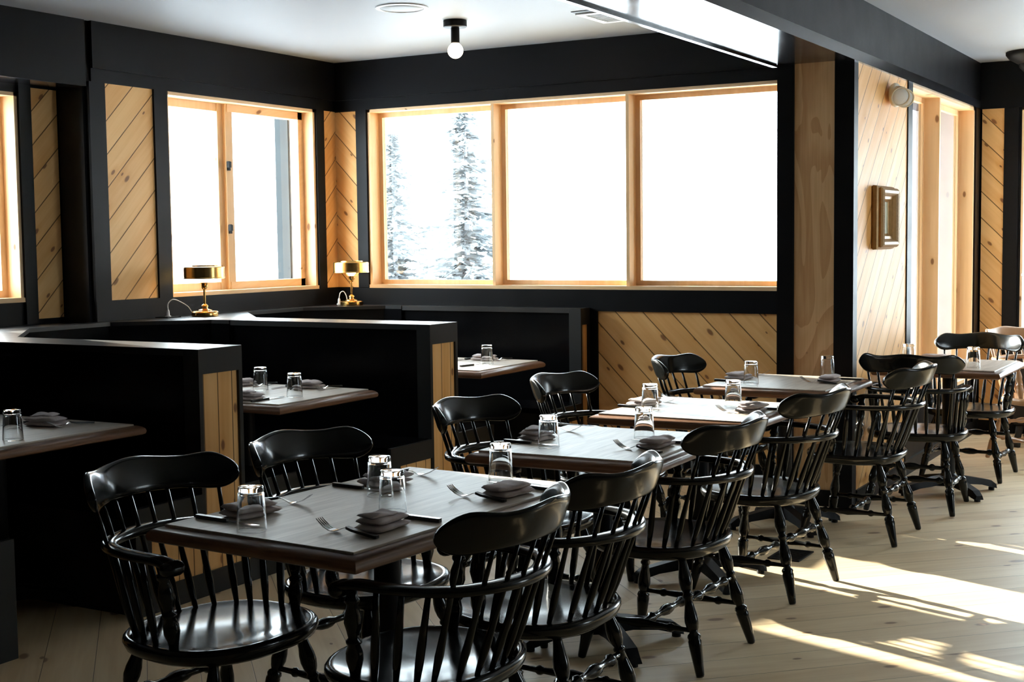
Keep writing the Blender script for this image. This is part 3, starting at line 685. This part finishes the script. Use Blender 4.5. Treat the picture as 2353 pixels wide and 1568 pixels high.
bc = make_chair('spindle_armchair', m_brownchair); bc.location = (-1.40, 9.33, 0); bc.rotation_euler = (0, 0, math.radians(-40))
tag(bc, 'brown varnished spindle armchair in glare behind the far table', 'chair')

# ------------------------------------------------------------------ place settings
def make_glass():
    bm = bmesh.new()
    prof_o = [(0.0375, 0.0), (0.0385, 0.001), (0.0382, 0.004), (0.0335, 0.094), (0.0335, 0.097), (0.0318, 0.0985), (0.0318, 0.1005), (0.0330, 0.102), (0.0330, 0.109), (0.0315, 0.113), (0.0285, 0.115), (0.001, 0.114)]
    prof_i = [(0.001, 0.102), (0.026, 0.101), (0.0300, 0.097), (0.0312, 0.090), (0.0362, 0.004), (0.0365, 0.0005)]
    lo = [[(r_*math.cos(2*PI*k/32), r_*math.sin(2*PI*k/32), z) for k in range(32)] for r_, z in prof_o[:-1]]
    li = [[(r_*math.cos(2*PI*k/32), r_*math.sin(2*PI*k/32), z) for k in range(32)] for r_, z in prof_i[1:]]
    vs = [[bm.verts.new(p) for p in l] for l in lo]
    vi = [[bm.verts.new(p) for p in l] for l in li]
    def br(a, b):
        for j in range(32): bm.faces.new((a[j], a[(j+1) % 32], b[(j+1) % 32], b[j]))
    for a, b in zip(vs, vs[1:]): br(a, b)
    bm.faces.new(vs[-1])
    for a, b in zip(vi, vi[1:]): br(a, b)
    br(vi[-1], vs[0]); bm.faces.new(vi[0])
    return obj('drinking_glass', bm, m_glass, None, True, 50)
def napkin_bm(seed, L=0.150, W=0.092):
    rnd = random.Random(seed); bm = bmesh.new()
    layers = [(0.0, 0.018, 0, 0, 1.0, 1.0, 0.0), (0.0172, 0.018, rnd.uniform(-.008, .006), rnd.uniform(-.012, .004), 0.92, 0.9, rnd.uniform(-.12, .12))]
    if seed % 3 == 0: layers.append((0.0335, 0.010, -0.012, 0.006, 0.62, 0.7, rnd.uniform(-.5, .5)))
    for zb, th, ox, oy, sl, sw, ro in layers:
        nx, ny = 15, 11; loops = []
        cr, sr = math.cos(ro), math.sin(ro)
        for i in range(nx + 1):
            u = -1 + 2 * i / nx; l = []
            for q in range(20):
                a = 2 * PI * q / 20; ca, sa = math.cos(a), math.sin(a)
                e = max(0.03, 1 - abs(u) ** 7)
                y = W / 2 * sw * math.copysign(abs(ca) ** 0.55, ca) * (0.90 + 0.10 * e)
                z = zb + th / 2 + th / 2 * math.copysign(abs(sa) ** 0.8, sa) * e ** 0.5
                x = L / 2 * sl * u
                nz = noise.noise(Vector((x * 22 + seed, y * 26, zb * 60))) * 0.006 + noise.noise(Vector((x * 60, y * 30 + seed, 1.0))) * 0.0025
                if zb > 0 or sa > 0: z += nz if sa > -0.2 else nz * 0.3
                y += noise.noise(Vector((x * 30, seed, z * 90))) * 0.004; xx = x + noise.noise(Vector((y * 34, seed + 4.0, z * 50))) * 0.005
                l.append((ox + xx * cr - y * sr, oy + xx * sr + y * cr, max(z, 0.0005)))
            loops.append(l)
        rings(bm, loops)
    return bm
def make_fork():
    root = empty('fork'); bm = bmesh.new()
    rings(bm, [[(x, y * s, z0 + zz) for y, zz in ((-hw, 0.0), (hw, 0.0), (hw, 0.007), (-hw, 0.007))] for x, hw, z0, s in ((-0.105, 0.0055, 0.001, 1), (-0.100, 0.0075, 0.0005, 1), (-0.02, 0.0075, 0.008, 1), (0.0, 0.006, 0.012, 1))])
    obj('handle', bev(bm, 0.002), m_handle, root)
    bm = bmesh.new(); path = [(-0.002, 0.004, 0.0145), (0.012, 0.003, 0.012), (0.026, 0.004, 0.006), (0.038, 0.010, 0.002), (0.05, 0.0125, 0.002), (0.058, 0.0125, 0.004)]
    rings(bm, [[(x, -hw, z), (x, hw, z), (x, hw, z + 0.002), (x, -hw, z + 0.002)] for x, hw, z in path])
    for k in range(4):
        y = -0.0105 + 0.007 * k
        rings(bm, [[(x, y - hw, z), (x, y + hw, z), (x, y + hw, z + 0.002), (x, y - hw, z + 0.002)] for x, hw, z in ((0.057, 0.0024, 0.004), (0.072, 0.0022, 0.009), (0.088, 0.0019, 0.018), (0.100, 0.0011, 0.027))])
    obj('tines', bm, m_steel, root, True, 30)
    return root
def make_knife():
    root = empty('knife'); bm = bmesh.new()
    rings(bm, [[(x, y, z) for y, z in ((-hw, 0.0), (hw, 0.0), (hw, 0.010), (-hw, 0.010))] for x, hw in ((-0.115, 0.006), (-0.11, 0.0075), (-0.01, 0.0075), (0.0, 0.0055))])
    obj('handle', bev(bm, 0.002), m_handle, root)
    bm = bmesh.new()
    rings(bm, [[(x, y0, 0.003), (x, y1, 0.003), (x, y1, 0.0048), (x, y0, 0.0042)] for x, y0, y1 in ((-0.002, -0.004, 0.004), (0.012, -0.0045, 0.0045), (0.022, -0.010, 0.006), (0.07, -0.011, 0.006), (0.10, -0.007, 0.006), (0.113, 0.001, 0.005))])
    obj('blade', bm, m_steel, root, True, 30)
    return root
g_proto, f_proto, k_proto = make_glass(), make_fork(), make_knife()
nap_meshes = []
used = {'g': 0, 'f': 0, 'k': 0}
def place(kind, pr_, x, y, rz_, label, cat, group, z=TZ):
    o = pr_ if not used[kind] else copy_tree(pr_); used[kind] += 1
    o.location = (x, y, z + 0.0004); o.rotation_euler = (0, 0, rz_); tag(o, label, cat, group); return o
def glass(x, y, where): place('g', g_proto, x, y, random.uniform(0, 6), 'clear upturned glass tumbler ' + where, 'glass', 'upturned tumblers on the tables')
def fork(tx, ty, hx, hy, where):
    a = math.atan2(ty - hy, tx - hx); L = 0.105; place('f', f_proto, hx + L * math.cos(a), hy + L * math.sin(a), a, 'black handled steel fork ' + where, 'fork', 'forks on the tables')
def knife(tx, ty, hx, hy, where):
    a = math.atan2(ty - hy, tx - hx); L = 0.115; place('k', k_proto, hx + L * math.cos(a), hy + L * math.sin(a), a, 'black handled steel knife ' + where, 'knife', 'knives on the tables')
def napkin(x, y, deg, where, s=1.0):
    i = len(nap_meshes); o = obj('napkin', napkin_bm(i * 7 + (i % 2)), m_linen, None, True); nap_meshes.append(o)
    o.location = (x, y, TZ + 0.0002); o.rotation_euler = (0, 0, math.radians(deg)); o.scale = (s, s, s); tag(o, 'folded mauve linen napkin ' + where, 'napkin', 'folded napkins on the tables')
P1 = 'on the large table, %s'
nr, fr_, nb, fb = P1 % 'nearest viewer on the aisle side', P1 % 'farther place on the aisle side', P1 % 'nearest viewer on the booth side', P1 % 'farther place on the booth side'
napkin(-2.000, 2.795, 92, nr); fork(-2.150, 2.717, -1.937, 2.687, nr); knife(-2.141, 2.933, -1.906, 2.923, nr); glass(-2.100, 2.985, nr)
napkin(-1.940, 3.335, 83, fr_); fork(-2.105, 3.262, -1.890, 3.232, fr_); knife(-2.101, 3.475, -1.867, 3.442, fr_); glass(-2.080, 3.53, fr_)
napkin(-2.425, 2.785, 78, nb); fork(-2.345, 2.962, -2.560, 2.92, nb); knife(-2.295, 2.664, -2.522, 2.680, nb); glass(-2.285, 2.625, nb)
napkin(-2.370, 3.330, 70, fb); fork(-2.285, 3.506, -2.495, 3.47, fb); knife(-2.265, 3.215, -2.486, 3.228, fb); glass(-2.270, 3.165, fb)
def two(name, N1, f1, k1, g1, N3, f3, k3, g3, a=(88, 80)):
    A, B = 'on the %s table, aisle side' % name, 'on the %s table, booth side' % name
    napkin(*N1, a[0], A); fork(*f1, A); knife(*k1, A); glass(*g1, A)
    napkin(*N3, a[1], B); fork(*f3, B); knife(*k3, B); glass(*g3, B)
two('second', (-1.930, 4.350), (-2.062, 4.272, -1.849, 4.219), (-2.069, 4.445, -1.84, 4.46), (-2.055, 4.53), (-2.400, 4.352), (-2.320, 4.575, -2.53, 4.53), (-2.245, 4.21, -2.472, 4.226), (-2.265, 4.180))
two('sunlit third', (-1.965, 5.412), (-2.110, 5.365, -1.899, 5.30), (-2.09, 5.50, -1.86, 5.51), (-2.10, 5.565), (-2.47, 5.446), (-2.355, 5.585, -2.565, 5.55), (-2.32, 5.33, -2.548, 5.346), (-2.369, 5.285), a=(84, 74))
two('plywood column', (-2.02, 6.70), (-2.158, 6.65, -1.95, 6.60), (-2.12, 6.83, -1.89, 6.83), (-2.09, 6.905), (-2.49, 6.685), (-2.402, 6.89, -2.60, 6.86), (-2.34, 6.51, -2.564, 6.527), (-2.347, 6.47), a=(90, 76))
glass(-1.523, 7.745, 'on the far table by the tall window, aisle side'); glass(-1.90, 7.84, 'on the far table by the tall window, wall side')
napkin(-1.83, 8.15, 10, 'on the far table by the tall window')
n_ = 'on the nearest booth table, at the left edge'
glass(-4.190, 3.475, n_); napkin(-4.40, 3.82, 8, n_, 1.1); fork(-4.315, 3.745, -4.27, 3.95, n_); knife(-4.54, 3.70, -4.52, 3.93, n_)
a_, b_, c_ = 'on the middle booth table, near place beside the bench end', 'on the middle booth table, far place', 'on the middle booth table, inner place'
napkin(-4.24, 4.87, 5, a_); knife(-4.150, 5.03, -4.160, 4.80, a_); glass(-4.118, 5.062, a_)
napkin(-4.31, 5.40, 6, b_, 1.05); fork(-4.19, 5.30, -4.185, 5.52, b_); knife(-4.440, 5.27, -4.43, 5.50, b_); glass(-4.475, 5.235, b_)
napkin(-4.72, 5.37, -4, c_); fork(-4.60, 5.30, -4.60, 5.51, c_)
d_, e_ = 'on the far booth table, outer place', 'on the far booth table, near place'
glass(-4.150, 6.90, d_); napkin(-4.31, 7.13, 8, d_); knife(-4.43, 6.98, -4.42, 7.21, d_); fork(-4.205, 7.05, -4.195, 7.27, d_); knife(-4.16, 6.90, -4.20, 6.68, e_)

# ------------------------------------------------------------------ brass lamps
def brass_lamp(x, y, z, label, plug, arc):
    root = empty('table_lamp', (x, y, z)); tag(root, label, 'lamp', 'brass lamps on the booth ledges')
    bm = bmesh.new(); lathe(bm, [(0.076, 0.0), (0.080, 0.004), (0.081, 0.010), (0.079, 0.022), (0.081, 0.025), (0.074, 0.031), (0.045, 0.033), (0.042, 0.038), (0.020, 0.045), (0.017, 0.055), (0.021, 0.060), (0.018, 0.068), (0.008, 0.075), (0.0075, 0.165)], 32); obj('base', bm, m_brass, root, True, 35)
    bm = bmesh.new(); lathe(bm, [(0.008, 0.163), (0.014, 0.168), (0.018, 0.172), (0.018, 0.196), (0.020, 0.199), (0.020, 0.205), (0.016, 0.207)], 20); tube(bm, [(0.014, -0.008, 0.185), (0.034, -0.016, 0.185)], 0.003, 6); lathe(bm, [(0.005, -0.004), (0.005, 0.004)], 8, (0.035, -0.016, 0.185)); obj('socket', bm, m_brass, root, True, 35)
    bm = bmesh.new(); lathe(bm, [(0.016, 0.206), (0.030, 0.222), (0.036, 0.240), (0.034, 0.255), (0.024, 0.268), (0.001, 0.274)], 20); obj('bulb', bm, m_bulb2, root, True)
    bm = bmesh.new()
    for k in range(3):
        a = 0.4 + k * 2 * PI / 3
        tube(bm, smooth_path([(0.018*math.cos(a), 0.018*math.sin(a), 0.202), (0.045*math.cos(a), 0.045*math.sin(a), 0.212), (0.058*math.cos(a), 0.058*math.sin(a), 0.24), (0.06*math.cos(a), 0.06*math.sin(a), 0.292), (0.10*math.cos(a), 0.10*math.sin(a), 0.296)], 4), 0.0018, 6)
    obj('shade_holder', bm, m_brass, root, True)
    bm = bmesh.new(); lathe(bm, [(0.124, 0.232), (0.1255, 0.229), (0.1255, 0.234), (0.1235, 0.237), (0.1235, 0.296), (0.121, 0.300), (0.085, 0.304), (0.082, 0.310), (0.078, 0.310), (0.076, 0.303), (0.081, 0.300), (0.119, 0.296), (0.121, 0.293), (0.121, 0.232)], 40, cap0=False, cap1=False)
    obj('lamp_shade', bm, m_brass, root, True, 30)
    bm = bmesh.new(); tube(bm, smooth_path(arc, 6), 0.0032, 7); cd = obj('cord', bm, m_cord, root, True)
    bm = bmesh.new(); px, py = plug; tube(bm, [(px, py, 0.002), (px, py, 0.012), (px, py, 0.013), (px, py, 0.04), (px, py, 0.05)], [0.018, 0.018, 0.011, 0.009, 0.004], 10); obj('plug', bm, m_cord, cd, True, 40)
    return root
brass_lamp(-5.735, 6.215, ZT, 'brass lamp with drum shade on the ledge below the sliding window', (-0.11, -0.20), [(-0.11, -0.20, 0.05), (-0.112, -0.195, 0.085), (-0.10, -0.165, 0.108), (-0.085, -0.12, 0.092), (-0.06, -0.08, 0.06), (-0.05, -0.058, 0.02)])
brass_lamp(-5.70, 7.655, ZT, 'brass lamp with drum shade in the corner between the two windows', (-0.11, 0.00), [(-0.11, 0.0, 0.05), (-0.105, 0.008, 0.085), (-0.085, 0.02, 0.095), (-0.068, 0.03, 0.06), (-0.062, 0.03, 0.012)])
ot = obj('outlet_plate', BX((-5.90, -5.80, 5.965, 6.075, ZT, ZT + 0.006), b=0.002), m_iron); tag(ot, 'dark socket plate under the white plug of the left brass lamp', 'outlet')

# ------------------------------------------------------------------ wood stove at the right edge
root = empty('wood_stove', (-1.36, 10.08, 0)); tag(root, 'black iron wood stove with tall grey flue pipe at the right edge', 'stove')
obj('body', BX((-0.30, 0.36, -0.24, 0.26, 0.16, 0.66), b=0.012), m_stove, root)
obj('top_plate', BX((-0.35, 0.41, -0.29, 0.31, 0.66, 0.715), b=0.01), m_stove, root)
for sx in (-0.26, 0.32):
    for sy in (-0.2, 0.22):
        bm = bmesh.new(); turned(bm, (sx, sy, 0.17), (sx * 1.1, sy * 1.1, 0.0), [(0, .03), (.5, .022), (.85, .028), (1, .03)], 8); obj('leg', bm, m_stove, root, True)
bm = bmesh.new()
for r_ in (0.10, 0.15, 0.20, 0.245): tube(bm, [(0.03 + r_ * 1.15 * math.cos(PI * k / 14), -0.245, 0.30 + r_ * math.sin(PI * k / 14)) for k in range(15)], 0.012, 6)
obj('arched_door', bm, m_stove, root, True)
bm = bmesh.new(); lathe(bm, [(0.095, 0.715), (0.095, 0.74), (0.08, 0.745), (0.08, 1.18), (0.085, 1.185), (0.085, 1.20), (0.08, 1.205), (0.08, 2.66)], 24, (-0.22, 0.02, 0)); obj('flue_pipe', bm, m_pipe, root, True, 40)
bm = bmesh.new(); lathe(bm, [(0.082, 2.60), (0.12, 2.64), (0.125, 2.66), (0.19, 2.70), (0.21, 2.725), (0.21, 2.744)], 28, (-0.22, 0.02, 0)); obj('flue_collar', bm, m_iron, root, True, 40)
